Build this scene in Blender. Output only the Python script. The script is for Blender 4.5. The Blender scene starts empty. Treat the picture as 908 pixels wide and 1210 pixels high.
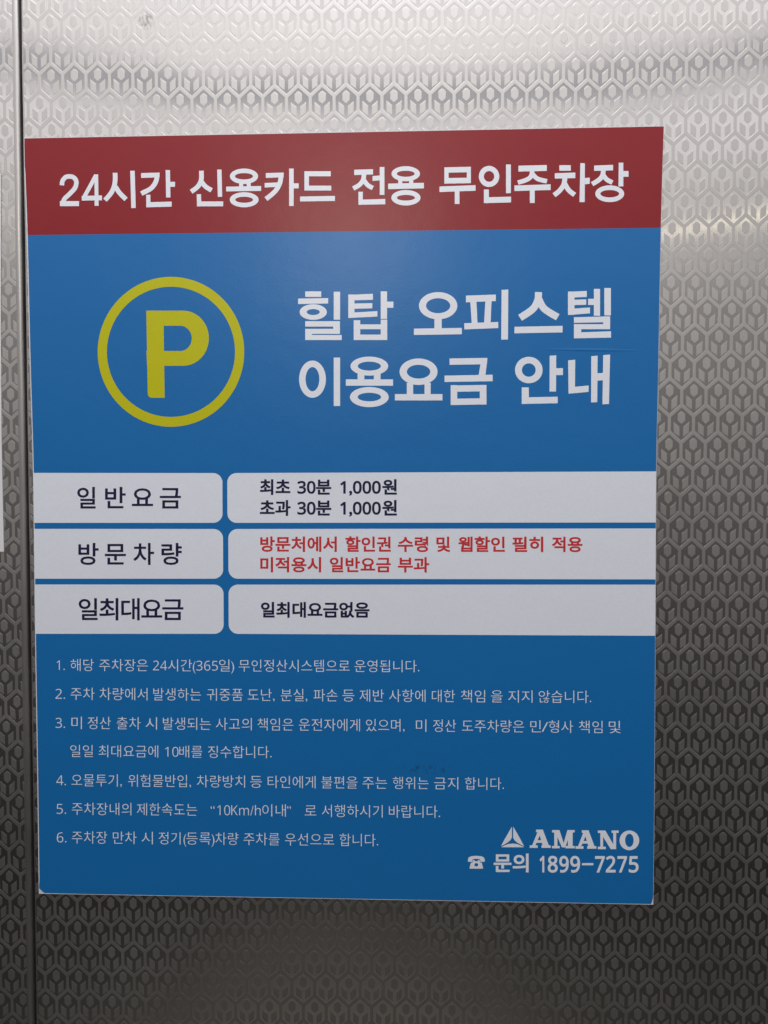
import bpy, bmesh, math, random
import numpy as np
from mathutils import Vector, Matrix
from mathutils.geometry import delaunay_2d_cdt

random.seed(7)
S = bpy.context.scene
COL = S.collection

# ------------------------------------------------------------------ camera
# World: X to the right along the wall, Z up, the wall lies in the plane y = 0 and the viewer stands at y < 0.
FPX = 909.0                                   # focal length in pixels of the 908 x 1210 photograph
POSE = (4.03198231e-02, 3.67679291e-02, -4.80947738e-04)
TR = np.array([-3.46780759e-02, 8.91427017e-03, 6.12008998e-01])
SIGN_T = 0.0018                               # thickness of the sign board


def rot(w):
    w = np.array(w); t = np.linalg.norm(w); k = w / t
    K = np.array([[0, -k[2], k[1]], [k[2], 0, -k[0]], [-k[1], k[0], 0]])
    return np.eye(3) + math.sin(t) * K + (1 - math.cos(t)) * K @ K


R = rot(POSE)
CAM = -R.T @ TR


def w3(v):                                    # sign frame (right, down, into the wall) -> world
    return Vector((v[0], v[2], -v[1]))


cam = bpy.data.cameras.new('camera')
cam.sensor_fit = 'VERTICAL'; cam.sensor_height = 36.0
cam.lens = FPX / 1210 * 36.0
cam.clip_start = 0.01; cam.clip_end = 50
camo = bpy.data.objects.new('camera', cam); COL.objects.link(camo)
rx, up, bk = w3(R[0]), -w3(R[1]), -w3(R[2])
camo.matrix_world = Matrix(((rx.x, up.x, bk.x, CAM[0]), (rx.y, up.y, bk.y, CAM[2] - SIGN_T),
                            (rx.z, up.z, bk.z, -CAM[1]), (0, 0, 0, 1)))
S.camera = camo
cam.dof.use_dof = False

# ------------------------------------------------------------------ light: the room around the viewer, and its lamps
W = bpy.data.worlds.new('World'); S.world = W; W.use_nodes = True
nt = W.node_tree; bg = nt.nodes['Background']
geo = nt.nodes.new('ShaderNodeTexCoord')
sep = nt.nodes.new('ShaderNodeSeparateXYZ'); nt.links.new(geo.outputs['Generated'], sep.inputs[0])
nz = nt.nodes.new('ShaderNodeTexNoise'); nz.inputs['Scale'].default_value = 2.2; nz.inputs['Detail'].default_value = 1.5
nt.links.new(geo.outputs['Generated'], nz.inputs['Vector'])
m1 = nt.nodes.new('ShaderNodeMath'); m1.operation = 'MULTIPLY_ADD'
m1.inputs[1].default_value = 0.03; m1.inputs[2].default_value = -0.015
nt.links.new(nz.outputs['Fac'], m1.inputs[0])
m2 = nt.nodes.new('ShaderNodeMath'); m2.operation = 'ADD'
nt.links.new(sep.outputs['Z'], m2.inputs[0]); nt.links.new(m1.outputs[0], m2.inputs[1])
mr = nt.nodes.new('ShaderNodeMapRange'); mr.inputs['From Min'].default_value = -1; mr.inputs['From Max'].default_value = 1
nt.links.new(m2.outputs[0], mr.inputs['Value'])
ramp = nt.nodes.new('ShaderNodeValToRGB'); ramp.color_ramp.interpolation = 'LINEAR'
STOPS = [(-90, .04, .037, .032), (-38, .036, .034, .030), (-33, .031, .0295, .0265), (-26, .026, .0248, .024), (-18, .038, .0367, .0362), (-10, .066, .063, .062),
         (-3, .120, .114, .111), (5, .205, .195, .19), (12, .35, .335, .33), (18, .66, .64, .63), (21, .98, .95, .95),
         (24.4, 1.14, 1.10, 1.11), (25.2, .46, .46, .485), (26.5, .48, .48, .505), (27.6, 1.26, 1.20, 1.19), (32.5, 1.22, 1.17, 1.17), (36, .22, .22, .22), (90, .2, .2, .2)]
els = ramp.color_ramp.elements
while len(els) < len(STOPS):
    els.new(0.5)
for e, (a, r, g, b) in zip(els, STOPS):
    e.position = (math.sin(math.radians(a)) + 1) / 2
    e.color = (r, g, b, 1)
nt.links.new(mr.outputs[0], ramp.inputs[0])
# the pale warm floor that shows in the lowest part of the steel
dt = nt.nodes.new('ShaderNodeVectorMath'); dt.operation = 'DOT_PRODUCT'
dt.inputs[1].default_value = Vector((-.10, -1.0, -.92)).normalized()
nt.links.new(geo.outputs['Generated'], dt.inputs[0])
fm = nt.nodes.new('ShaderNodeMapRange'); fm.interpolation_type = 'SMOOTHSTEP'
fm.inputs['From Min'].default_value = .958; fm.inputs['From Max'].default_value = .996
nt.links.new(dt.outputs['Value'], fm.inputs['Value'])
fl_ = nt.nodes.new('ShaderNodeMixRGB'); fl_.blend_type = 'ADD'; fl_.inputs[2].default_value = (.095, .088, .073, 1)
nt.links.new(fm.outputs[0], fl_.inputs[0]); nt.links.new(ramp.outputs[0], fl_.inputs[1]); nt.links.new(fl_.outputs[0], bg.inputs[0])
bg.inputs[1].default_value = 1.0


def area(name, loc, target, sx, sy, power, col=(1, 1, 1)):
    l = bpy.data.lights.new(name, 'AREA'); l.shape = 'RECTANGLE'; l.size = sx; l.size_y = sy
    l.energy = power; l.color = col
    o = bpy.data.objects.new(name, l); COL.objects.link(o); o.location = loc
    o.rotation_euler = (Vector(target) - Vector(loc)).to_track_quat('-Z', 'Y').to_euler()
    return o


area('ceiling_lamp', (0.0, -0.54, 1.24), (0.0, -0.05, 0.0), 1.1, 0.30, 14.0, (.98, .985, 1.0))
area('spot_lamp', (-0.16, -2.2, 0.908), (0, 0, 0.2), 0.30, 0.03, 4.5, (1.0, .95, .84))
area('strip_lamp', (1.92, -3.0, 1.275), (0.3, 0, 0.24), 1.5, 0.012, .22, (1.0, .90, .62))

S.view_settings.view_transform = 'Standard'; S.view_settings.look = 'None'
S.view_settings.exposure = 0.0; S.view_settings.gamma = 1.0
S.render.engine = 'CYCLES'
S.cycles.max_bounces = 6

# ------------------------------------------------------------------ helpers


def plane_pt(u, v, depth=0.0):
    """Where the line of sight of photo pixel (u, v) meets the sign face (depth 0); returns (x, z) in metres."""
    d = np.array([(u - 454) / FPX, (v - 605) / FPX, 1.0]) @ R
    s = (depth - CAM[2]) / d[2]
    p = CAM + d * s
    return float(p[0]), float(-p[1])


def tag(o, label, cat, group=None, kind=None):
    if label: o['label'] = label
    if cat: o['category'] = cat
    if group: o['group'] = group
    if kind: o['kind'] = kind
    return o


def mesh_obj(name, verts, faces, mats, parent=None, midx=None):
    me = bpy.data.meshes.new(name)
    me.from_pydata([tuple(v) for v in verts], [], faces)
    for m in (mats if isinstance(mats, (list, tuple)) else [mats]):
        me.materials.append(m)
    if midx is not None:
        me.polygons.foreach_set('material_index', midx)
    me.update()
    o = bpy.data.objects.new(name, me); COL.objects.link(o)
    if parent: o.parent = parent
    return o


def nodes_of(name):
    m = bpy.data.materials.new(name); m.use_nodes = True
    t = m.node_tree
    return m, t, t.nodes['Principled BSDF']


def N(t, kind, **kw):
    n = t.nodes.new(kind)
    for k, v in kw.items():
        if k in n.inputs: n.inputs[k].default_value = v
        else: setattr(n, k, v)
    return n


# ------------------------------------------------------------------ materials
def steel(name, rough, base, aniso=0.0, wave=0.02, grain=0.03):
    m, t, p = nodes_of(name)
    L = t.links.new
    tc = N(t, 'ShaderNodeTexCoord')
    # vertical brushing: fine across, long along Z
    mp = N(t, 'ShaderNodeMapping'); mp.inputs['Scale'].default_value = (2600, 2600, 45)
    L(tc.outputs['Object'], mp.inputs['Vector'])
    n1 = N(t, 'ShaderNodeTexNoise', Scale=1.0, Detail=3.0); L(mp.outputs[0], n1.inputs['Vector'])
    # handling marks and film
    n2 = N(t, 'ShaderNodeTexNoise', Scale=9.0, Detail=5.0, Roughness=.62); L(tc.outputs['Object'], n2.inputs['Vector'])
    r1 = N(t, 'ShaderNodeMapRange'); r1.inputs['To Min'].default_value = rough * .85; r1.inputs['To Max'].default_value = rough * 1.2
    L(n1.outputs['Fac'], r1.inputs['Value'])
    r2 = N(t, 'ShaderNodeMapRange'); r2.inputs['From Min'].default_value = .3; r2.inputs['From Max'].default_value = .7
    r2.inputs['To Min'].default_value = -.10 * rough; r2.inputs['To Max'].default_value = .16 * rough
    L(n2.outputs['Fac'], r2.inputs['Value'])
    ad = N(t, 'ShaderNodeMath', operation='ADD'); L(r1.outputs[0], ad.inputs[0]); L(r2.outputs[0], ad.inputs[1])
    L(ad.outputs[0], p.inputs['Roughness'])
    mx = N(t, 'ShaderNodeMixRGB'); mx.inputs[1].default_value = (*[c * .93 for c in base], 1); mx.inputs[2].default_value = (*[min(1, c * 1.07) for c in base], 1)
    L(n1.outputs['Fac'], mx.inputs[0])
    # one greasy rubbed spot near the top of the wide sheet
    x0, z0 = plane_pt(172, 23)
    d = N(t, 'ShaderNodeVectorMath', operation='DISTANCE'); d.inputs[1].default_value = (x0, 0, z0); L(tc.outputs['Object'], d.inputs[0])
    f = N(t, 'ShaderNodeMapRange'); f.inputs['From Min'].default_value = .0075; f.inputs['From Max'].default_value = .0035; L(d.outputs['Value'], f.inputs['Value'])
    mp2 = N(t, 'ShaderNodeMapping'); mp2.inputs['Scale'].default_value = (520, 520, 260); L(tc.outputs['Object'], mp2.inputs['Vector'])
    sn = N(t, 'ShaderNodeTexNoise', Scale=1.0, Detail=3.0); L(mp2.outputs[0], sn.inputs['Vector'])
    g = N(t, 'ShaderNodeMapRange'); g.inputs['From Min'].default_value = .40; g.inputs['From Max'].default_value = .66; L(sn.outputs['Fac'], g.inputs['Value'])
    mu = N(t, 'ShaderNodeMath', operation='MULTIPLY'); L(f.outputs[0], mu.inputs[0]); L(g.outputs[0], mu.inputs[1])
    sm = N(t, 'ShaderNodeMixRGB'); sm.inputs[2].default_value = (.27, .26, .24, 1); L(mu.outputs[0], sm.inputs[0]); L(mx.outputs[0], sm.inputs[1])
    L(sm.outputs[0], p.inputs['Base Color'])
    p.inputs['Metallic'].default_value = 1.0
    p.inputs['Anisotropic'].default_value = aniso
    cx = N(t, 'ShaderNodeCombineXYZ'); cx.inputs[0].default_value = 1.0
    L(cx.outputs[0], p.inputs['Tangent'])     # brushed up and down, so it scatters sideways
    # slow waviness of the thin sheet, plus the brushing itself
    n3 = N(t, 'ShaderNodeTexNoise', Scale=6.5, Detail=1.0); L(tc.outputs['Object'], n3.inputs['Vector'])
    b1 = N(t, 'ShaderNodeBump', Strength=1.0, Distance=wave * .06); L(n3.outputs['Fac'], b1.inputs['Height'])
    b2 = N(t, 'ShaderNodeBump', Strength=grain, Distance=.0002); L(n1.outputs['Fac'], b2.inputs['Height']); L(b1.outputs[0], b2.inputs['Normal'])
    L(b2.outputs[0], p.inputs['Normal'])
    return m


M_RAISED = steel('steel_raised', .47, (.535, .52, .513), .5)
M_RECESS = steel('steel_recessed', .135, (.61, .60, .595), 1.0, wave=.013, grain=.012)
M_EDGE = steel('steel_edge', .40, (.52, .505, .50), .3)


def vinyl(name, col, rough=.31, spec=.4, extra=None):
    m, t, p = nodes_of(name)
    L = t.links.new
    tc = N(t, 'ShaderNodeTexCoord')
    n = N(t, 'ShaderNodeTexNoise', Scale=700.0, Detail=2.0); L(tc.outputs['Object'], n.inputs['Vector'])
    n2 = N(t, 'ShaderNodeTexNoise', Scale=7.0, Detail=4.0, Roughness=.6); L(tc.outputs['Object'], n2.inputs['Vector'])
    mx = N(t, 'ShaderNodeMixRGB'); mx.inputs[1].default_value = (*[c * .95 for c in col], 1); mx.inputs[2].default_value = (*[min(1, c * 1.05) for c in col], 1)
    L(n.outputs['Fac'], mx.inputs[0])
    out = mx.outputs[0]
    if extra: out = extra(t, tc, out)
    L(out, p.inputs['Base Color'])
    rr = N(t, 'ShaderNodeMapRange'); rr.inputs['To Min'].default_value = rough - .04; rr.inputs['To Max'].default_value = rough + .05
    L(n2.outputs['Fac'], rr.inputs['Value']); L(rr.outputs[0], p.inputs['Roughness'])
    p.inputs['Specular IOR Level'].default_value = spec
    b0 = N(t, 'ShaderNodeBump', Strength=.6, Distance=.0014); L(n2.outputs['Fac'], b0.inputs['Height'])
    b = N(t, 'ShaderNodeBump', Strength=.12, Distance=.0004); L(n.outputs['Fac'], b.inputs['Height']); L(b0.outputs[0], b.inputs['Normal'])
    if extra:                                 # a crease in the sheet right of the heading
        xa_, za_ = plane_pt(700, 413.5)
        mp = N(t, 'ShaderNodeMapping'); mp.vector_type = 'TEXTURE'; mp.inputs['Location'].default_value = (xa_, 0, za_); mp.inputs['Rotation'].default_value = (0, math.radians(1.2), 0)
        mp.inputs['Scale'].default_value = (.045, 1e3, .0014); L(tc.outputs['Object'], mp.inputs['Vector'])
        ln = N(t, 'ShaderNodeVectorMath', operation='LENGTH'); L(mp.outputs[0], ln.inputs[0])
        fa = N(t, 'ShaderNodeMapRange'); fa.interpolation_type = 'SMOOTHSTEP'; fa.inputs['From Min'].default_value = 1; fa.inputs['From Max'].default_value = 0; L(ln.outputs['Value'], fa.inputs['Value'])
        bw = N(t, 'ShaderNodeBump', Strength=1.0, Distance=.00014); L(fa.outputs[0], bw.inputs['Height']); L(b.outputs[0], bw.inputs['Normal'])
        b = bw
    L(b.outputs[0], p.inputs['Normal'])
    return m


def smear(t, tc, col):
    """A dark rubbed smear on the blue print, above the fourth rule."""
    L = t.links.new
    x0, z0 = plane_pt(505, 909)
    mp = N(t, 'ShaderNodeMapping'); mp.inputs['Location'].default_value = (-x0, 0, -z0)
    L(tc.outputs['Object'], mp.inputs['Vector'])
    sc = N(t, 'ShaderNodeVectorMath', operation='MULTIPLY'); sc.inputs[1].default_value = (1 / .030, 0, 1 / .0042); L(mp.outputs[0], sc.inputs[0])
    ln = N(t, 'ShaderNodeVectorMath', operation='LENGTH'); L(sc.outputs[0], ln.inputs[0])
    f = N(t, 'ShaderNodeMapRange'); f.inputs['From Min'].default_value = 1; f.inputs['From Max'].default_value = .2; L(ln.outputs['Value'], f.inputs['Value'])
    nn = N(t, 'ShaderNodeTexNoise', Scale=260.0, Detail=3.0); L(tc.outputs['Object'], nn.inputs['Vector'])
    g = N(t, 'ShaderNodeMapRange'); g.inputs['From Min'].default_value = .48; g.inputs['From Max'].default_value = .68; L(nn.outputs['Fac'], g.inputs['Value'])
    mu = N(t, 'ShaderNodeMath', operation='MULTIPLY'); L(f.outputs[0], mu.inputs[0]); L(g.outputs[0], mu.inputs[1])
    mx = N(t, 'ShaderNodeMixRGB'); mx.inputs[2].default_value = (.008, .05, .14, 1); L(mu.outputs[0], mx.inputs[0]); L(col, mx.inputs[1])
    return mx.outputs[0]


M_BLUE = vinyl('blue_print', (.0082, .158, .455), extra=smear)
M_RED = vinyl('red_print', (.270, .0105, .018))
M_WHITE = vinyl('white_print', (.82, .85, .94))
M_LETTER = vinyl('white_lettering', (.85, .875, .96))
M_YELLOW = vinyl('yellow_print', (.57, .545, .004))
M_NAVY = vinyl('navy_lettering', (.010, .012, .055))
M_REDTXT = vinyl('red_lettering', (.62, .035, .04))
M_BOARD = vinyl('board_core', (.74, .74, .78))
M_PAPER = vinyl('paper', (.78, .78, .80), rough=.6)
m, t_, p_ = nodes_of('dark_gap'); M_GAP = m
p_.inputs['Base Color'].default_value = (.012, .012, .012, 1); p_.inputs['Roughness'].default_value = .8
_n = N(t_, 'ShaderNodeTexNoise', Scale=40.0); _r = N(t_, 'ShaderNodeMapRange'); _r.inputs['To Min'].default_value = .7; _r.inputs['To Max'].default_value = .95
t_.links.new(_n.outputs['Fac'], _r.inputs['Value']); t_.links.new(_r.outputs[0], p_.inputs['Roughness'])

# ------------------------------------------------------------------ the embossed steel sheets
PX, PZ = 0.01870, 0.02086                     # pitch of the embossed cells
X0, Z0 = 0.25785, 0.1036                      # the dot of one cell
DEPTH = 0.000045
SL = 0.00014 


def cell_template():
    k = PX / 18.64 * 1.0
    mm = lambda pts: [Vector((x * k, -y * k)) for x, y in pts]
    outer = mm([(0, -9.4), (9.32, -1.25), (9.32, 11.4), (0, 19.55), (-9.32, 11.4), (-9.32, -1.25)])
    inner = mm([(0, -7.75), (8.22, -.3), (8.22, 10.55), (0, 18.0), (-8.22, 10.55), (-8.22, -.3)])
    dot = mm([(-.7, -4.6), (.7, -4.6), (2.8, -2.6), (2.8, 2.4), (.5, 4.7), (-.5, 4.7), (-2.8, 2.4), (-2.8, -2.6)])
    leafl = mm([(-5.95, 3.55), (-1.5, 7.2), (-1.5, 14.8), (-5.75, 11.7)])
    leafr = [Vector((-p.x, p.y)) for p in reversed(leafl)]

    def inset(poly, d):                       # poly in any order; move each edge outward by d
        a = sum(poly[i].x * poly[(i + 1) % len(poly)].y - poly[(i + 1) % len(poly)].x * poly[i].y for i in range(len(poly)))
        sgn = 1 if a > 0 else -1
        res = []
        for i in range(len(poly)):
            p0, p1, p2 = poly[i - 1], poly[i], poly[(i + 1) % len(poly)]
            e1 = (p1 - p0).normalized(); e2 = (p2 - p1).normalized()
            n1 = Vector((e1.y, -e1.x)) * sgn; n2 = Vector((e2.y, -e2.x)) * sgn
            b = (n1 + n2).normalized()
            res.append(p1 + b * (d / max(.4, b.dot(n1))))
        return res

    V, F, MI = [], [], []

    def add(pts, y):
        i0 = len(V); V.extend([(p.x, y, p.y) for p in pts]); return list(range(i0, i0 + len(pts)))

    def ring(a, b, mi):
        for i in range(len(a)):
            j = (i + 1) % len(a)
            F.append((a[i], a[j], b[j], b[i])); MI.append(mi)

    o = add(outer, 0); i1 = add(inner, 0)
    fl = inset(inner, -SL)
    i2 = add(fl, DEPTH)
    ring(o, i1, 0); ring(i1, i2, 0)
    holes = []
    for poly in (dot, leafl, leafr):
        lo = inset(poly, SL * .5); hi = inset(poly, -SL * .5)
        a = add(lo, DEPTH); b = add(hi, 0)
        ring(a, b, 0); F.append(tuple(b)); MI.append(0)
        holes.append(lo)
    # recessed floor round the three raised motifs
    vs = list(fl); edges = [(i, (i + 1) % len(fl)) for i in range(len(fl))]
    for h in holes:
        k0 = len(vs); vs += h; edges += [(k0 + i, k0 + (i + 1) % len(h)) for i in range(len(h))]
    ov, oe, of, *_ = delaunay_2d_cdt([Vector(v) for v in vs], edges, [], 0, 1e-9)

    def inside(p, poly):
        c = False
        for i in range(len(poly)):
            a, b = poly[i - 1], poly[i]
            if (a.y > p.y) != (b.y > p.y) and p.x < (b.x - a.x) * (p.y - a.y) / (b.y - a.y) + a.x: c = not c
        return c
    base = add(ov, DEPTH)
    for f in of:
        c = sum((ov[i] for i in f), Vector((0, 0))) / len(f)
        if inside(c, fl) and not any(inside(c, h) for h in holes):
            F.append(tuple(base[i] for i in f)); MI.append(1)
    # face the viewer (-y)
    VV = np.array(V)
    out = []
    for f in F:
        a, b, c = VV[f[0]], VV[f[1]], VV[f[2]]
        out.append(f if np.cross(b - a, c - a)[1] <= 0 else tuple(reversed(f)))
    return VV, out, MI


CV, CF, CM = cell_template()


def steel_sheet(name, xa, xb, za, zb, dx, dz, edge_profile, edge_side, tilt):
    """One pressed sheet between x = xa..xb; edge_profile is a smooth folded margin at edge_side."""
    offs = []
    for r in range(int((Z0 - zb) / PZ) - 2, int((Z0 - za) / PZ) + 3):
        z = Z0 + dz - r * PZ
        for c in range(-60, 60):
            x = X0 + dx + (c + (r % 2) * .5) * PX
            if xa - .012 < x < xb + .012 and za - .02 < z < zb + .02: offs.append((x, z))
    offs = np.array(offs); n = len(offs); nv = len(CV)
    P = np.repeat(CV[None], n, 0); P[:, :, 0] += offs[:, 0:1]; P[:, :, 2] += offs[:, 1:2]
    verts = P.reshape(-1, 3)
    me = bpy.data.meshes.new(name)
    sizes = np.array([len(f) for f in CF]); flat = np.concatenate([np.array(f) for f in CF])
    loops = (flat[None] + (np.arange(n) * nv)[:, None]).ravel()
    tot = np.tile(sizes, n); start = np.concatenate([[0], np.cumsum(tot)[:-1]])
    me.vertices.add(len(verts)); me.vertices.foreach_set('co', verts.astype('f4').ravel())
    me.loops.add(len(loops)); me.loops.foreach_set('vertex_index', loops.astype('i4'))
    me.polygons.add(len(tot)); me.polygons.foreach_set('loop_start', start.astype('i4')); me.polygons.foreach_set('loop_total', tot.astype('i4'))
    me.polygons.foreach_set('material_index', np.tile(np.array(CM), n).astype('i4'))
    me.update(calc_edges=True)
    me.polygons.foreach_set('use_smooth', np.zeros(len(tot), bool))
    for m in (M_RAISED, M_RECESS, M_EDGE): me.materials.append(m)
    bm = bmesh.new(); bm.from_mesh(me)
    bmesh.ops.remove_doubles(bm, verts=bm.verts, dist=2e-6)

    def cut(co, no):
        bmesh.ops.bisect_plane(bm, geom=bm.verts[:] + bm.edges[:] + bm.faces[:], plane_co=co, plane_no=no, clear_outer=True, dist=1e-7)
    cut((xa, 0, 0), (-1, 0, tilt if edge_side == 'a' else 0)); cut((xb, 0, 0), (1, 0, -tilt if edge_side == 'b' else 0))
    cut((0, 0, za), (0, 0, -1)); cut((0, 0, zb), (0, 0, 1))
    # the folded margin: a strip of smooth steel swept along the edge
    xe = xa if edge_side == 'a' else xb
    s = -1 if edge_side == 'a' else 1
    rows = []
    for z in np.linspace(za, zb, 60):
        x = xe + tilt * z
        wob = .00012 * math.sin(z * 23) + .00008 * math.sin(z * 71 + 1)
        rows.append([bm.verts.new((x + s * (u + wob * (u > 0)), y, z)) for u, y in edge_profile])
    for a, b in zip(rows, rows[1:]):
        for i in range(len(a) - 1):
            q = [a[i], a[i + 1], b[i + 1], b[i]]
            f = bm.faces.new(q if s > 0 else q[::-1]); f.material_index = 2; f.smooth = True
    bm.normal_update()
    bm.to_mesh(me); bm.free()
    o = bpy.data.objects.new(name, me); COL.objects.link(o)
    return o


# the gap between the two sheets, read off its two ends
gt = plane_pt(21.2, 0, SIGN_T); gb = plane_pt(39.6, 1210, SIGN_T)
gm = plane_pt(32.6, 500, SIGN_T)
TILT = (gt[0] - gb[0]) / (gt[1] - gb[1])
GX = .5 * (gm[0] - TILT * gm[1]) + .5 * (gt[0] - TILT * gt[1])
GAP = 0.0024

fold_r = [(0, -.00003), (.0006, -.00003), (.0010, .0001), (.0013, .0006), (.0014, .0014), (.0014, .012)]
fold_l = [(0, -.00005), (.0004, -.00018), (.0020, -.00022), (.0034, -.00010), (.0042, .0004), (.0047, .0013), (.0049, .0026), (.0049, .012)]
right = steel_sheet('steel_panel', GX + GAP / 2 + .0014, .62, -.70, .70, 0, 0, fold_r, 'a', TILT)
tag(right, 'wide embossed stainless steel panel that carries the blue parking sign', 'steel panel', 'embossed steel wall panels')
left = steel_sheet('steel_panel', -.66, GX - GAP / 2 - .0049, -.70, .70, -.0004, 0, fold_l, 'b', TILT)
tag(left, 'narrow visible strip of embossed steel panel left of the dark vertical seam', 'steel panel', 'embossed steel wall panels')
# the dark carcass behind both sheets
x0, x1, z0, z1, y0, y1 = -.66, .62, -.70, .70, .012, .05
wb = mesh_obj('wall', [(x0, y0, z0), (x1, y0, z0), (x1, y0, z1), (x0, y0, z1), (x0, y1, z0), (x1, y1, z0), (x1, y1, z1), (x0, y1, z1)],
              [(0, 1, 2, 3), (5, 4, 7, 6), (4, 0, 3, 7), (1, 5, 6, 2), (3, 2, 6, 7), (4, 5, 1, 0)], M_GAP)
tag(wb, 'dark wall behind the steel panels seen through the seam', 'wall', kind='structure')

# ------------------------------------------------------------------ the parking sign
sign = bpy.data.objects.new('parking_sign', None); COL.objects.link(sign)
sign.empty_display_size = .05
tag(sign, 'blue parking fee sign with red heading band and yellow P on embossed steel', 'sign')
YF = -SIGN_T


def px_poly(pts, y):
    return [(*(lambda q: (q[0], y, q[1]))(plane_pt(u, v)),) for u, v in pts]


def resample(pts, n=8):
    out = []
    for a, b in zip(pts, pts[1:]):
        for i in range(n): out.append((a[0] + (b[0] - a[0]) * i / n, a[1] + (b[1] - a[1]) * i / n))
    return out + [pts[-1]]


def catmull(pts, n=6):
    out = []
    P = [pts[0]] + list(pts) + [pts[-1]]
    for i in range(1, len(P) - 2):
        p0, p1, p2, p3 = [np.array(q, float) for q in P[i - 1:i + 3]]
        for k in range(n):
            t = k / n
            out.append(tuple(.5 * (2 * p1 + (p2 - p0) * t + (2 * p0 - 5 * p1 + 4 * p2 - p3) * t * t + (3 * p1 - p0 - 3 * p2 + p3) * t ** 3)))
    return out + [tuple(pts[-1])]


LEFT = catmull([(28.6, 162.8), (29.3, 205), (31.9, 278), (35.2, 420), (37.6, 500), (39.2, 560), (40.3, 640), (41.6, 750), (44.0, 900), (46.1, 1056)])
RIGHT = catmull([(784.9, 148.6), (781.4, 269), (778.3, 440), (775.9, 558), (774.8, 750), (773.6, 950), (772.2, 1069)])


def along(curve, v):
    for a, b in zip(curve, curve[1:]):
        if a[1] <= v <= b[1]: return a[0] + (b[0] - a[0]) * (v - a[1]) / (b[1] - a[1])
    return curve[0][0] if v < curve[0][1] else curve[-1][0]


def flat_mesh(name, polys_px, y, mat, parent):
    """Polygons in photo pixels, united into one flat mesh lying on the sign at depth y."""
    vs, fs = [], []
    for poly in polys_px:
        k = len(vs); vs += [Vector(p) for p in poly]; fs.append(list(range(k, k + len(poly))))
    for i, f in enumerate(fs):                # all polygons the same way round
        a = sum(vs[f[j - 1]].x * vs[f[j]].y - vs[f[j]].x * vs[f[j - 1]].y for j in range(len(f)))
        if a < 0: fs[i] = f[::-1]
    ov, oe, of, _, _, src = delaunay_2d_cdt(vs, [], fs, 0, 1e-5)
    of = [f for f, o in zip(of, src) if o]    # keep only what some stroke covers, so counters stay open
    W3 = px_poly([(v.x, v.y) for v in ov], y)
    faces = []
    for f in of:
        a, b, c = [np.array(W3[i]) for i in f[:3]]
        faces.append(tuple(f) if np.cross(b - a, c - a)[1] < 0 else tuple(reversed(f)))
    return mesh_obj(name, W3, faces, mat, parent)


# board: a solid sheet with its four cut edges
TOP = resample([LEFT[0], (400, 155.9), RIGHT[0]], 6); BOT = resample([LEFT[-1], (400, 1062.2), RIGHT[-1]], 6)
outline = LEFT[:-1] + BOT[:-1] + RIGHT[::-1][:-1] + TOP[::-1][:-1]
fr = px_poly(outline, YF); bk_ = [(x, -.00008, z) for x, _, z in fr]
n = len(fr)
bv = fr + bk_
bf = [tuple(range(n)), tuple(range(2 * n - 1, n - 1, -1))] + [(i, n + i, n + (i + 1) % n, (i + 1) % n) for i in range(n)]
board = mesh_obj('board', bv, bf, M_BOARD, sign)
bmm = bmesh.new(); bmm.from_mesh(board.data); bmesh.ops.recalc_face_normals(bmm, faces=bmm.faces)
bmesh.ops.triangulate(bmm, faces=[f for f in bmm.faces if len(f.verts) > 4]); bmm.to_mesh(board.data); bmm.free()

E1, E2, E3 = YF - .00006, YF - .00012, YF - .00018
inL, inR, inT, inB = 1.1, .35, .8, .6
border = lambda u: 277.8 + (u - 31.9) * (269.2 - 277.8) / (781.3 - 31.9)
# red band
lv = [v for _, v in LEFT if v < 277]; rv = [v for _, v in RIGHT if v < 268]
red = [(LEFT[0][0] + .5, LEFT[0][1] + inT)] + [(along(LEFT, v) + (.5 if v < 204 else inL), v) for v in lv[1:]] + [(along(LEFT, 277.8) + inL, border(31.9))]
red += [(200, border(200)), (500, border(500)), (along(RIGHT, 269.2) - inR, border(781.3))] + [(along(RIGHT, v) - inR, v) for v in rv[::-1][:-1]]
red += [(RIGHT[0][0] - inR, RIGHT[0][1] + inT)] + [(u, v + inT) for u, v in TOP[::-1][1:-1]]
band = flat_mesh('red_band', [red], E1, M_RED, sign)
lv = [v for _, v in LEFT if 278 < v < 1050]; rv = [v for _, v in RIGHT if 270 < v < 1060]
blue = [(along(LEFT, 277.8) + inL, border(31.9))] + [(along(LEFT, v) + inL, v) for v in lv]
blue += [(46.4, 1049.5), (52.5, 1055.2)] + [(u, v - inB) for u, v in BOT[1:-1]] + [(769.8, 1068.2), (771.9, 1061)]
blue += [(along(RIGHT, v) - inR, v) for v in rv[::-1]] + [(along(RIGHT, 269.2) - inR, border(781.3)), (500, border(500)), (200, border(200))]
field = flat_mesh('blue_field', [blue], E1, M_BLUE, sign)


# white row panels
def round_box(tl, tr, br, bl, r, corners):
    """Quad with rounded corners; corners is a set out of 'tl','tr','br','bl'."""
    P = dict(tl=tl, tr=tr, br=br, bl=bl); order = ['tl', 'tr', 'br', 'bl']; out = []
    for i, c in enumerate(order):
        p = np.array(P[c], float)
        if c not in corners: out.append(tuple(p)); continue
        a = np.array(P[order[i - 1]], float) - p; b = np.array(P[order[(i + 1) % 4]], float) - p
        a = p + a / np.linalg.norm(a) * r; b = p + b / np.linalg.norm(b) * r
        for k in range(11):
            t = k / 10 * math.pi / 2
            ce = a + b - p
            out.append(tuple(ce + (p - b) * math.cos(t) * 1.0 + (p - a) * math.sin(t)))
    return out


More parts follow.
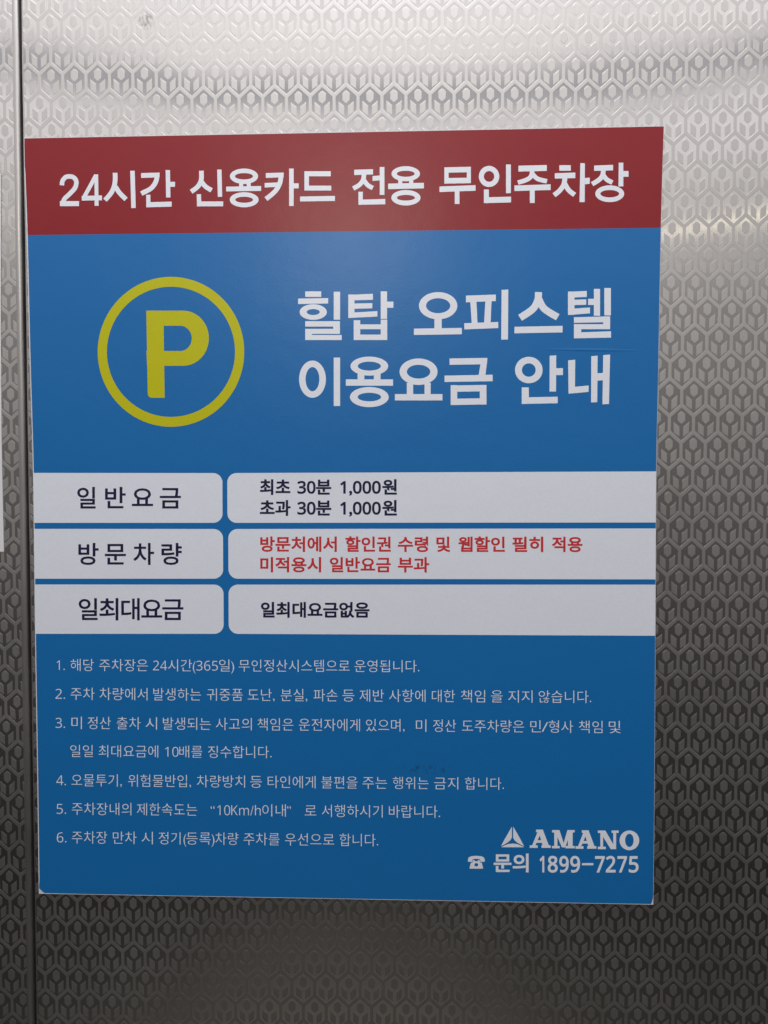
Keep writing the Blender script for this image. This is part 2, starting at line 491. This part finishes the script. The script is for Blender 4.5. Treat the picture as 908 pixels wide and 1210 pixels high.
rows_px = [(559.0, 617.8, 263.1, 268.8, 557.0, 617.4), (625.1, 683.8, 263.8, 270.0, 624.4, 684.6), (690.8, 748.9, 264.4, 270.3, 690.8, 751.2)]
panels = []
for t0, b0, xr, xl, t1, b1 in rows_px:
    a = flat_mesh('row_label_panel', [round_box((along(LEFT, t0) + .4, t0 - .2), (xr, t0), (xr + .2, b0), (along(LEFT, b0) + .4, b0), 11, {'tr', 'br'})], E2, M_WHITE, sign)
    b = flat_mesh('row_text_panel', [round_box((xl, t0), (along(RIGHT, t1) - .4, t1), (along(RIGHT, b1) - .4, b1), (xl + .3, b0), 11, {'tl', 'bl'})], E2, M_WHITE, sign)
    panels.append((a, b))


# ---- lettering drawn stroke by stroke (coordinates measured on enlarged crops: origin, scale)
class Pen:
    def __init__(s, ox, oy, k): s.o = (ox, oy, k); s.polys = []

    def P(s, x, y): return (s.o[0] + x / s.o[2], s.o[1] + y / s.o[2])

    def quad(s, *pts): s.polys.append([s.P(*p) for p in pts]); return s

    def r(s, x0, y0, x1, y1): return s.quad((x0, y0), (x1, y0), (x1, y1), (x0, y1))

    def ring(s, cx, cy, rx, ry, ix, iy, n=40):
        for i in range(n):
            a, b = 2 * math.pi * i / n, 2 * math.pi * (i + 1) / n
            s.quad((cx + rx * math.cos(a), cy + ry * math.sin(a)), (cx + rx * math.cos(b), cy + ry * math.sin(b)),
                   (cx + ix * math.cos(b), cy + iy * math.sin(b)), (cx + ix * math.cos(a), cy + iy * math.sin(a)))
        return s

    def line(s, pts, w, smooth=True):
        pts = catmull(pts, 6) if smooth and len(pts) > 2 else pts
        pts = [np.array(p, float) for p in pts]; L, Rr = [], []
        for i, p in enumerate(pts):
            d = pts[min(i + 1, len(pts) - 1)] - pts[max(i - 1, 0)]; d /= np.linalg.norm(d)
            nrm = np.array([-d[1], d[0]]) * w / 2
            L.append(p + nrm); Rr.append(p - nrm)
        for i in range(len(pts) - 1): s.quad(L[i], L[i + 1], Rr[i + 1], Rr[i])
        return s


def title():
    a = Pen(60, 180, 5.044)
    a.line([(68, 197), (72, 170), (90, 149), (112, 144), (136, 149), (152, 168), (153, 192), (142, 218), (112, 250), (84, 277), (72, 305)], 27).r(56, 291, 170, 321)
    a.quad((262, 132), (284, 132), (287, 319), (263, 319)).line([(272, 136), (198, 272)], 24).quad((186, 260), (307, 257), (307, 286), (186, 288))
    a.line([(385, 122), (384, 180), (366, 235), (325, 286)], 28).line([(388, 205), (410, 240), (450, 281)], 28).quad((475, 110), (502, 110), (508, 332), (481, 333))
    a.quad((540, 124), (650, 121), (650, 149), (540, 153)).line([(637, 128), (628, 175), (598, 216), (541, 246)], 28).quad((686, 106), (712, 106), (715, 269), (689, 270)).r(712, 176, 742, 206)
    a.quad((570, 253), (595, 253), (596, 326), (571, 327)).quad((571, 298), (722, 294), (722, 324), (571, 328))
    b = Pen(220, 180, 5.044)
    b.line([(92, 110), (91, 165), (70, 205), (31, 235)], 28).line([(95, 178), (118, 205), (153, 227)], 28).quad((186, 103), (212, 103), (216, 265), (190, 266)).quad((64, 250), (90, 250), (92, 322), (66, 323)).r(66, 293, 222, 322)
    b.ring(346, 143, 84, 46, 54, 19).r(317, 178, 341, 210).r(362, 178, 386, 210).quad((240, 205), (448, 201), (448, 230), (240, 233)).ring(347, 283, 86, 45, 53, 18)
    b.quad((476, 124), (583, 121), (582, 149), (476, 153)).line([(568, 125), (560, 182), (532, 232), (477, 279)], 28).quad((469, 183), (560, 179), (560, 206), (469, 210)).r(615, 97, 642, 320).r(642, 185, 672, 215)
    b.r(706, 113, 863, 143).r(706, 113, 733, 228).r(706, 199, 866, 228).quad((680, 264), (888, 260), (888, 290), (680, 293))
    c = Pen(400, 180, 5.044)
    c.quad((95, 104), (207, 101), (207, 132), (95, 136)).line([(153, 120), (149, 162), (126, 194), (89, 216)], 27).line([(152, 166), (176, 196), (206, 213)], 27).r(247, 88, 275, 254).quad((204, 142), (250, 138), (250, 167), (204, 171))
    c.r(120, 235, 146, 312).quad((120, 283), (280, 278), (280, 310), (120, 313))
    c.ring(402, 128, 85, 45, 53, 18).r(357, 166, 381, 195).r(422, 166, 447, 195).quad((297, 187), (510, 182), (510, 215), (297, 220)).ring(403, 271, 87, 46, 54, 17)
    c.r(632, 90, 657, 186).r(766, 88, 790, 184).quad((632, 90), (790, 86), (790, 119), (632, 122)).quad((632, 154), (790, 151), (790, 184), (632, 187)).quad((603, 204), (818, 196), (818, 229), (603, 237)).r(694, 230, 722, 308)
    d = Pen(570, 180, 5.044)
    d.ring(41, 144, 61, 63, 31, 32).quad((142, 73), (171, 73), (171, 243), (142, 244)).r(10, 222, 40, 303).quad((10, 269), (172, 264), (172, 299), (10, 303))
    d.quad((216, 80), (385, 76), (385, 111), (216, 115)).line([(299, 112), (290, 145), (262, 165), (213, 181)], 27).line([(300, 130), (330, 158), (386, 173)], 27).quad((192, 198), (408, 191), (408, 225), (192, 231)).r(284, 226, 313, 302)
    d.r(460, 77, 528, 110).quad((433, 125), (555, 121), (555, 154), (433, 157)).line([(493, 150), (487, 190), (464, 226), (428, 256)], 29).line([(494, 190), (516, 226), (551, 254)], 29).quad((585, 65), (612, 65), (611, 297), (580, 297)).quad((612, 154), (641, 151), (641, 188), (612, 191))
    d.quad((667, 79), (780, 75), (780, 108), (667, 111)).line([(723, 105), (716, 140), (694, 166), (655, 190)], 28).line([(723, 138), (742, 162), (776, 181)], 28).quad((814, 62), (841, 62), (841, 203), (812, 204)).r(841, 112, 872, 146).ring(760, 247, 86, 50, 56, 22)
    return a.polys + b.polys + c.polys + d.polys


def heading_top():
    e = Pen(340, 330, 4.54)
    e.r(95, 65, 181, 95).quad((57, 104), (218, 101), (218, 130), (57, 133)).ring(138, 176, 73, 42, 35, 16).r(248, 67, 282, 217)
    e.r(95, 225, 281, 254).r(245, 225, 281, 293).r(95, 266, 281, 293).r(95, 266, 131, 326).r(95, 299, 291, 326)
    e.r(326, 82, 359, 207).quad((326, 84), (458, 78), (458, 110), (326, 114)).quad((326, 131), (455, 128), (455, 156), (326, 159)).quad((326, 180), (482, 171), (482, 200), (326, 208)).r(500, 65, 534, 213).r(534, 120, 568, 153)
    e.r(355, 220, 390, 326).r(500, 217, 535, 326).r(355, 242, 535, 268).r(355, 297, 535, 326)
    e.ring(808, 142, 103, 73, 65, 40).r(788, 210, 827, 266).quad((678, 265), (935, 261), (935, 295), (678, 299))
    f = Pen(535, 330, 4.54)
    f.quad((72, 88), (232, 82), (232, 117), (72, 124)).quad((95, 120), (128, 120), (134, 238), (103, 238)).quad((176, 118), (209, 118), (204, 236), (169, 236)).quad((63, 236), (245, 229), (245, 262), (63, 269)).quad((263, 57), (299, 55), (297, 323), (261, 324))
    f.line([(461, 69), (457, 112), (430, 160), (362, 207)], 38).line([(463, 108), (492, 158), (564, 204)], 38).quad((332, 255), (590, 250), (590, 285), (332, 290))
    f.r(619, 66, 654, 191).quad((619, 67), (720, 63), (720, 95), (619, 99)).quad((619, 111), (717, 108), (717, 137), (619, 140)).quad((619, 160), (737, 151), (737, 183), (619, 192)).r(758, 52, 791, 196).r(727, 105, 760, 138).r(814, 47, 849, 194)
    f.quad((651, 204), (845, 199), (845, 230), (651, 234)).r(808, 199, 845, 268).r(651, 241, 845, 268).r(651, 241, 690, 316).quad((651, 286), (850, 279), (850, 313), (651, 317))
    return e.polys + f.polys


def heading_bottom():
    e = Pen(340, 330, 4.54)
    e.ring(134, 536, 72, 100, 37, 65).r(248, 420, 282, 680)
    e.ring(439, 466, 101, 51, 62, 24).r(376, 505, 412, 540).r(463, 505, 499, 540).r(313, 537, 566, 571).ring(439, 632, 104, 54, 63, 23)
    e.ring(703, 496, 102, 71, 63, 37).r(640, 556, 674, 620).r(735, 556, 768, 620).r(576, 616, 831, 650)
    f = Pen(535, 330, 4.54)
    f.quad((-16, 425), (187, 422), (184, 456), (-16, 459)).quad((152, 440), (187, 424), (176, 522), (139, 522)).quad((-43, 517), (215, 512), (215, 547), (-43, 551))
    f.r(-10, 568, 25, 674).r(146, 567, 182, 672).quad((-10, 570), (182, 567), (182, 601), (-10, 604)).quad((-10, 641), (182, 638), (182, 671), (-10, 675))
    f.ring(409, 487, 74, 71, 37, 36).quad((521, 410), (556, 408), (555, 602), (520, 603)).r(554, 477, 592, 514).r(371, 580, 409, 668).quad((371, 634), (564, 630), (564, 665), (371, 669))
    f.quad((620, 435), (658, 432), (656, 610), (622, 613)).quad((622, 580), (730, 570), (730, 604), (622, 614)).quad((744, 413), (778, 410), (776, 659), (743, 661)).quad((770, 505), (812, 502), (812, 541), (770, 545)).quad((808, 407), (845, 404), (839, 669), (804, 671))
    return e.polys + f.polys


flat_mesh('lettering', title(), E2, M_LETTER, band)
flat_mesh('heading_lettering', heading_top(), E2, M_LETTER, sign)
flat_mesh('heading_lettering', heading_bottom(), E2, M_LETTER, sign)

# parking emblem: a ring and a P
emb = flat_mesh('parking_emblem', Pen(100, 315, 4.54).ring(464.5, 457.5, 393, 402, 343.5, 349, 128).polys, E2, M_YELLOW, sign)
g = Pen(100, 315, 4.54)


def arc(cx, cy, rx, ry, a0, a1, n=24):
    return [(cx + rx * math.cos(math.radians(a0 + (a1 - a0) * i / n)), cy + ry * math.sin(math.radians(a0 + (a1 - a0) * i / n))) for i in range(n + 1)]


oa = arc(530, 384.5, 138, 148, -90, 90); ia = arc(515, 385.5, 61, 67.5, -90, 90)
for i in range(24): g.quad(oa[i], oa[i + 1], ia[i + 1], ia[i])
g.quad((333, 236.5), (530, 236.5), (515, 318), (333, 318)).quad((333, 453), (515, 453), (530, 532.5), (336, 532.5))
g.quad((332, 236.5), (424, 236.5), (431, 704), (362, 704), (350, 701), (343, 694), (340, 682))
flat_mesh('letter', g.polys, E2 - .00001, M_YELLOW, emb)

# ---- small lettering set from Blender's own built-in font
DIG = {str(i): chr(0x1D7E2 + i) for i in range(10)}
DIG.update({'K': chr(0x1D5AA), 'm': chr(0x1D5C6), 'h': chr(0x1D5C1)})
_cache = {}


def glyphs(text, off):
    if (text, off) in _cache: return _cache[(text, off)]
    cu = bpy.data.curves.new('tmp', 'FONT'); cu.body = ''.join(DIG.get(c, c) for c in text); cu.size = 1; cu.offset = off
    cu.resolution_u = 3
    ob = bpy.data.objects.new('tmp', cu); COL.objects.link(ob)
    dg = bpy.context.evaluated_depsgraph_get(); dg.update()
    ev = ob.evaluated_get(dg); me = ev.to_mesh()
    V = np.array([v.co[:2] for v in me.vertices]); F = [tuple(p.vertices) for p in me.polygons]
    ev.to_mesh_clear(); bpy.data.objects.remove(ob); bpy.data.curves.remove(cu)
    _cache[(text, off)] = (V, F)
    return V, F


HI, LO = .845, -.078                          # extent of a tall Hangul stem in the built-in font


def set_line(name, words, top, bot, slope, mat, parent, y, off=0.0, ubase=None):
    """words: (text, u0, u1) in photo pixels; top/bot: tall-stem extent at ubase; slope: rise of v per pixel of u."""
    V3, F3 = [], []
    ub = words[0][1] if ubase is None else ubase
    for wd in words:
        text, u0, u1 = wd[:3]
        dy = wd[3] if len(wd) > 3 else 0
        V, F = glyphs(text, off)
        a, b = V[:, 0].min(), V[:, 0].max()
        k = len(V3)
        for x, yy in V:
            u = u0 + (x - a) / (b - a) * (u1 - u0)
            v = bot + (yy - LO) / (HI - LO) * (top - bot) + slope * (u - ub) + dy
            q = plane_pt(u, v); V3.append((q[0], y, q[1]))
        for f in F:
            f = tuple(k + i for i in f)
            a_, b_, c_ = [np.array(V3[i]) for i in f[:3]]
            F3.append(f if np.cross(b_ - a_, c_ - a_)[1] < 0 else tuple(reversed(f)))
    return mesh_obj(name, V3, F3, mat, parent)


def crop(ox, k, *ws): return [(t, ox + a / k, ox + b / k) for t, a, b in ws]


K = 4.127
set_line('lettering', crop(60, K, ('일', 130, 220), ('반', 266, 367), ('요', 397, 500), ('금', 533, 636)), 575.2, 600.8, 0, M_NAVY, panels[0][0], E3, .014)
set_line('lettering', crop(60, K, ('방', 136, 235), ('문', 265, 368), ('차', 404, 505), ('량', 541, 640)), 641.4, 667.2, 0, M_NAVY, panels[1][0], E3, .014)
set_line('lettering', crop(60, K, ('일', 137, 230), ('최', 238, 331), ('대', 345, 435), ('요', 443, 545), ('금', 545, 648)), 706.6, 732.6, 0, M_NAVY, panels[2][0], E3, .014)
K = 4.324
set_line('lettering', crop(290, K, ('최초', 75, 231), ('30', 266, 360), ('분', 362, 440), ('1,000', 485, 693), ('원', 700, 775)), 566.4, 584.3, 0, M_NAVY, panels[0][1], E3, .028)
set_line('lettering', crop(290, K, ('초과', 75, 232), ('30', 266, 360), ('분', 362, 440), ('1,000', 485, 693), ('원', 700, 775)), 591.0, 609.0, 0, M_NAVY, panels[0][1], E3, .028)
set_line('lettering', crop(290, K, ('방문처에서', 77, 468), ('할인권', 512, 744), ('수령', 780, 935)) +
         crop(490, K, ('및', 112, 183), ('웹할인', 224, 462), ('필히', 500, 658), ('적용', 702, 858)), 633.9, 651.6, .001, M_REDTXT, panels[1][1], E3, .024)
set_line('lettering', crop(290, K, ('미적용시', 77, 388), ('일반요금', 432, 744), ('부과', 780, 940)), 658.2, 675.8, .001, M_REDTXT, panels[1][1], E3, .024)
set_line('lettering', crop(290, K, ('일최대요금없음', 80, 635)), 711.4, 729.3, 0.001, M_NAVY, panels[2][1], E3, .028)

K = 5.044
NO = -.009
set_line('rule_lettering', crop(55, K, ('1.', 62, 110), ('해당', 145, 283), ('주차장은', 316, 605), ('24', 636, 720), ('시간', 726, 868)) +
         crop(225, K, ('(', 16, 32), ('365', 37, 165), ('일', 172, 236), (')', 244, 262), ('무인정산시스템으로', 290, 950)) + crop(395, K, ('운영됩니다.', 122, 508)), 778.1, 793.0, .0035, M_LETTER, sign, E2, NO)
set_line('rule_lettering', crop(55, K, ('2.', 55, 112), ('주차', 145, 288), ('차량에서', 318, 603), ('발생하는', 638, 922)) +
         crop(225, K, ('귀중품', 100, 313), ('도난,', 343, 503), ('분실,', 540, 698), ('파손', 735, 878)) + crop(395, K, ('등', 50, 121), ('제반', 152, 297), ('사항에', 328, 545), ('대한', 583, 720), ('책임', 757, 900)) +
         crop(565, K, ('을', 78, 147), ('지지', 180, 325), ('않습니다.', 362, 675)), 811.8, 827.0, .0062, M_LETTER, sign, E2, NO)
set_line('rule_lettering', crop(55, K, ('3.', 55, 112), ('미', 150, 212), ('정산', 247, 385), ('출차', 420, 562), ('시', 592, 660), ('발생되는', 695, 980)) +
         crop(225, K, ('사고의', 153, 367), ('책임은', 402, 615), ('운전자에게', 648, 1012)) + crop(395, K, ('있으며,', 190, 420), ('미', 488, 550), ('정산', 590, 727), ('도주차량은', 762, 1132)) +
         crop(565, K, ('민', 312, 375), ('/', 380, 418), ('형사', 422, 567), ('책임', 602, 742), ('및', 780, 850)), 846.1, 861.3, .0080, M_LETTER, sign, E2, NO)
set_line('rule_lettering', crop(55, K, ('일일', 143, 278), ('최대요금에', 312, 667), ('10', 708, 788), ('배를', 793, 930)) + crop(225, K, ('징수합니다.', 107, 485)), 879.7, 894.6, .006, M_LETTER, sign, E2, NO)
set_line('rule_lettering', crop(55, K, ('4.', 60, 117), ('오물투기,', 150, 450), ('위험물반입,', 488, 862)) + crop(225, K, ('차량방치', 40, 327), ('등', 358, 428), ('타인에게', 462, 747), ('불편을', 782, 997)) +
         crop(395, K, ('주는', 170, 316), ('행위는', 350, 563), ('금지', 597, 740), ('합니다.', 780, 1012)), 913.9, 929.0, .0085, M_LETTER, sign, E2, NO)
set_line('rule_lettering', crop(55, K, ('5.', 62, 118), ('주차장내의', 152, 507), ('제한속도는', 540, 899)) + crop(225, K, ('“', 122, 146), ('10', 162, 238), ('Km/h', 245, 420), ('이내', 430, 570), ('”', 578, 600), ('로', 683, 752), ('서행하시기', 785, 1147)) +
         crop(395, K, ('바랍니다.', 327, 632)), 947.6, 962.8, .0085, M_LETTER, sign, E2, NO)
set_line('rule_lettering', crop(55, K, ('6.', 63, 120), ('주차장', 152, 363), ('만차', 397, 538), ('시', 568, 635), ('정기', 670, 800), ('(', 818, 834)) + crop(225, K, ('등록', -22, 122), (')', 127, 145), ('차량', 150, 287), ('주차를', 318, 533), ('우선으로', 565, 858)) +
         crop(395, K, ('합니다.', 33, 263)), 981.3, 996.6, .0095, M_LETTER, sign, E2, NO)

# company mark, telephone icon and number
q = Pen(540, 960, 3.948)
q.quad((257, 66), (257, 116), (251, 128), (238, 139), (222, 149), (206, 157), (222, 127), (240, 96))
q.quad((263, 66), (281, 96), (298, 127), (314, 157), (297, 149), (280, 139), (268, 128), (263, 116))
q.quad((207, 162), (222, 154), (240, 147), (261, 145), (281, 147), (299, 154), (314, 162))
logo = flat_mesh('company_logo', q.polys, E2, M_LETTER, sign)


def slab(pen, x0, x1, y0, y1, polys):
    for poly in polys: pen.quad(*[(x0 + px * (x1 - x0), y0 + py * (y1 - y0)) for px, py in poly])


A_ = [[(.30, 0), (.64, 0), (.64, .14), (.30, .14)], [(.40, .05), (.54, .16), (.25, .92), (.10, .92)], [(.40, .05), (.64, .05), (.93, .92), (.63, .92)],
      [(.25, .58), (.75, .58), (.75, .72), (.25, .72)], [(0, .86), (.38, .86), (.38, 1), (0, 1)], [(.56, .86), (1, .86), (1, 1), (.56, 1)]]
M_ = [[(0, 0), (.26, 0), (.26, .13), (0, .13)], [(.74, 0), (1, 0), (1, .13), (.74, .13)], [(.10, .05), (.24, .05), (.24, .95), (.10, .95)], [(.70, .05), (.91, .05), (.91, .95), (.70, .95)],
      [(.10, 0), (.33, 0), (.57, .95), (.44, .95)], [(.68, 0), (.86, 0), (.58, .95), (.46, .95)], [(0, .87), (.34, .87), (.34, 1), (0, 1)], [(.60, .87), (1, .87), (1, 1), (.60, 1)]]
N_ = [[(0, 0), (.3, 0), (.3, .13), (0, .13)], [(.66, 0), (1, 0), (1, .13), (.66, .13)], [(.12, .05), (.25, .05), (.25, .95), (.12, .95)], [(.74, .05), (.88, .05), (.88, 1), (.74, 1)],
      [(.06, 0), (.36, 0), (.88, 1), (.62, 1)], [(0, .87), (.38, .87), (.38, 1), (0, 1)]]
wm = Pen(540, 960, 3.948)
slab(wm, 340, 438, 80, 165, A_); slab(wm, 444, 550, 82, 167, M_); slab(wm, 554, 651, 83, 169, A_); slab(wm, 658, 755, 84, 171, N_)
wm.ring(805, 130, 46, 46, 20, 31)
flat_mesh('wordmark', wm.polys, E2, M_LETTER, logo)

ic = Pen(540, 960, 3.948)
ic.quad((52, 222), (55, 210), (68, 204), (91, 202), (114, 204), (127, 210), (131, 222), (130, 230), (110, 230), (109, 220), (100, 216), (82, 216), (73, 220), (72, 230), (53, 230))
ic.quad((76, 222), (84, 222), (84, 232), (98, 232), (98, 222), (106, 222), (110, 236), (72, 236))
ic.ring(91, 244, 23, 17, 9, 8, 24).quad((66, 234), (77, 234), (74, 256), (60, 256)).quad((105, 234), (116, 234), (122, 256), (108, 256)).r(60, 252, 122, 262)
flat_mesh('telephone_icon', ic.polys, E2, M_LETTER, sign)
K = 3.948
set_line('phone_lettering', crop(540, K, ('문의', 172, 335)), 1008.6, 1030.2, 0, M_LETTER, sign, E2, .024)
ph = crop(540, K, ('1', 386, 408), ('8', 424, 471), ('9', 478, 522), ('9', 529, 575), ('7', 645, 690), ('2', 695, 741), ('7', 749, 794), ('5', 802, 848))
# the figures' own height, 203..277 in the crop, is .72 em
em = (277 - 203) / K / .735
set_line('phone_lettering', ph, 1030.2 - HI * em, 1030.2 - LO * em, .0012, M_LETTER, sign, E2, .024)
flat_mesh('phone_lettering', [[(540 + a / K, 960 + b / K) for a, b in ((584, 236), (637, 236), (637, 246), (584, 246))]], E2, M_LETTER, sign)

# ------------------------------------------------------------------ second notice, its edge just inside the frame
pts = [(-70, 204), (.4, 205), (.3, 400), (1.2, 520), (2.4, 580), (3.9, 652), (-70, 656)]
f3 = px_poly(pts, -.0008); b3 = [(x, -.0003, z) for x, _, z in f3]; n = len(pts)
ns = mesh_obj('notice_sheet', f3 + b3, [tuple(range(n)), tuple(range(2 * n - 1, n - 1, -1))] + [(i, n + i, n + (i + 1) % n, (i + 1) % n) for i in range(n)], M_PAPER)
bmm = bmesh.new(); bmm.from_mesh(ns.data); bmesh.ops.recalc_face_normals(bmm, faces=bmm.faces); bmm.to_mesh(ns.data); bmm.free()
tag(ns, 'edge of a plain white notice sheet at the far left of the steel', 'notice')
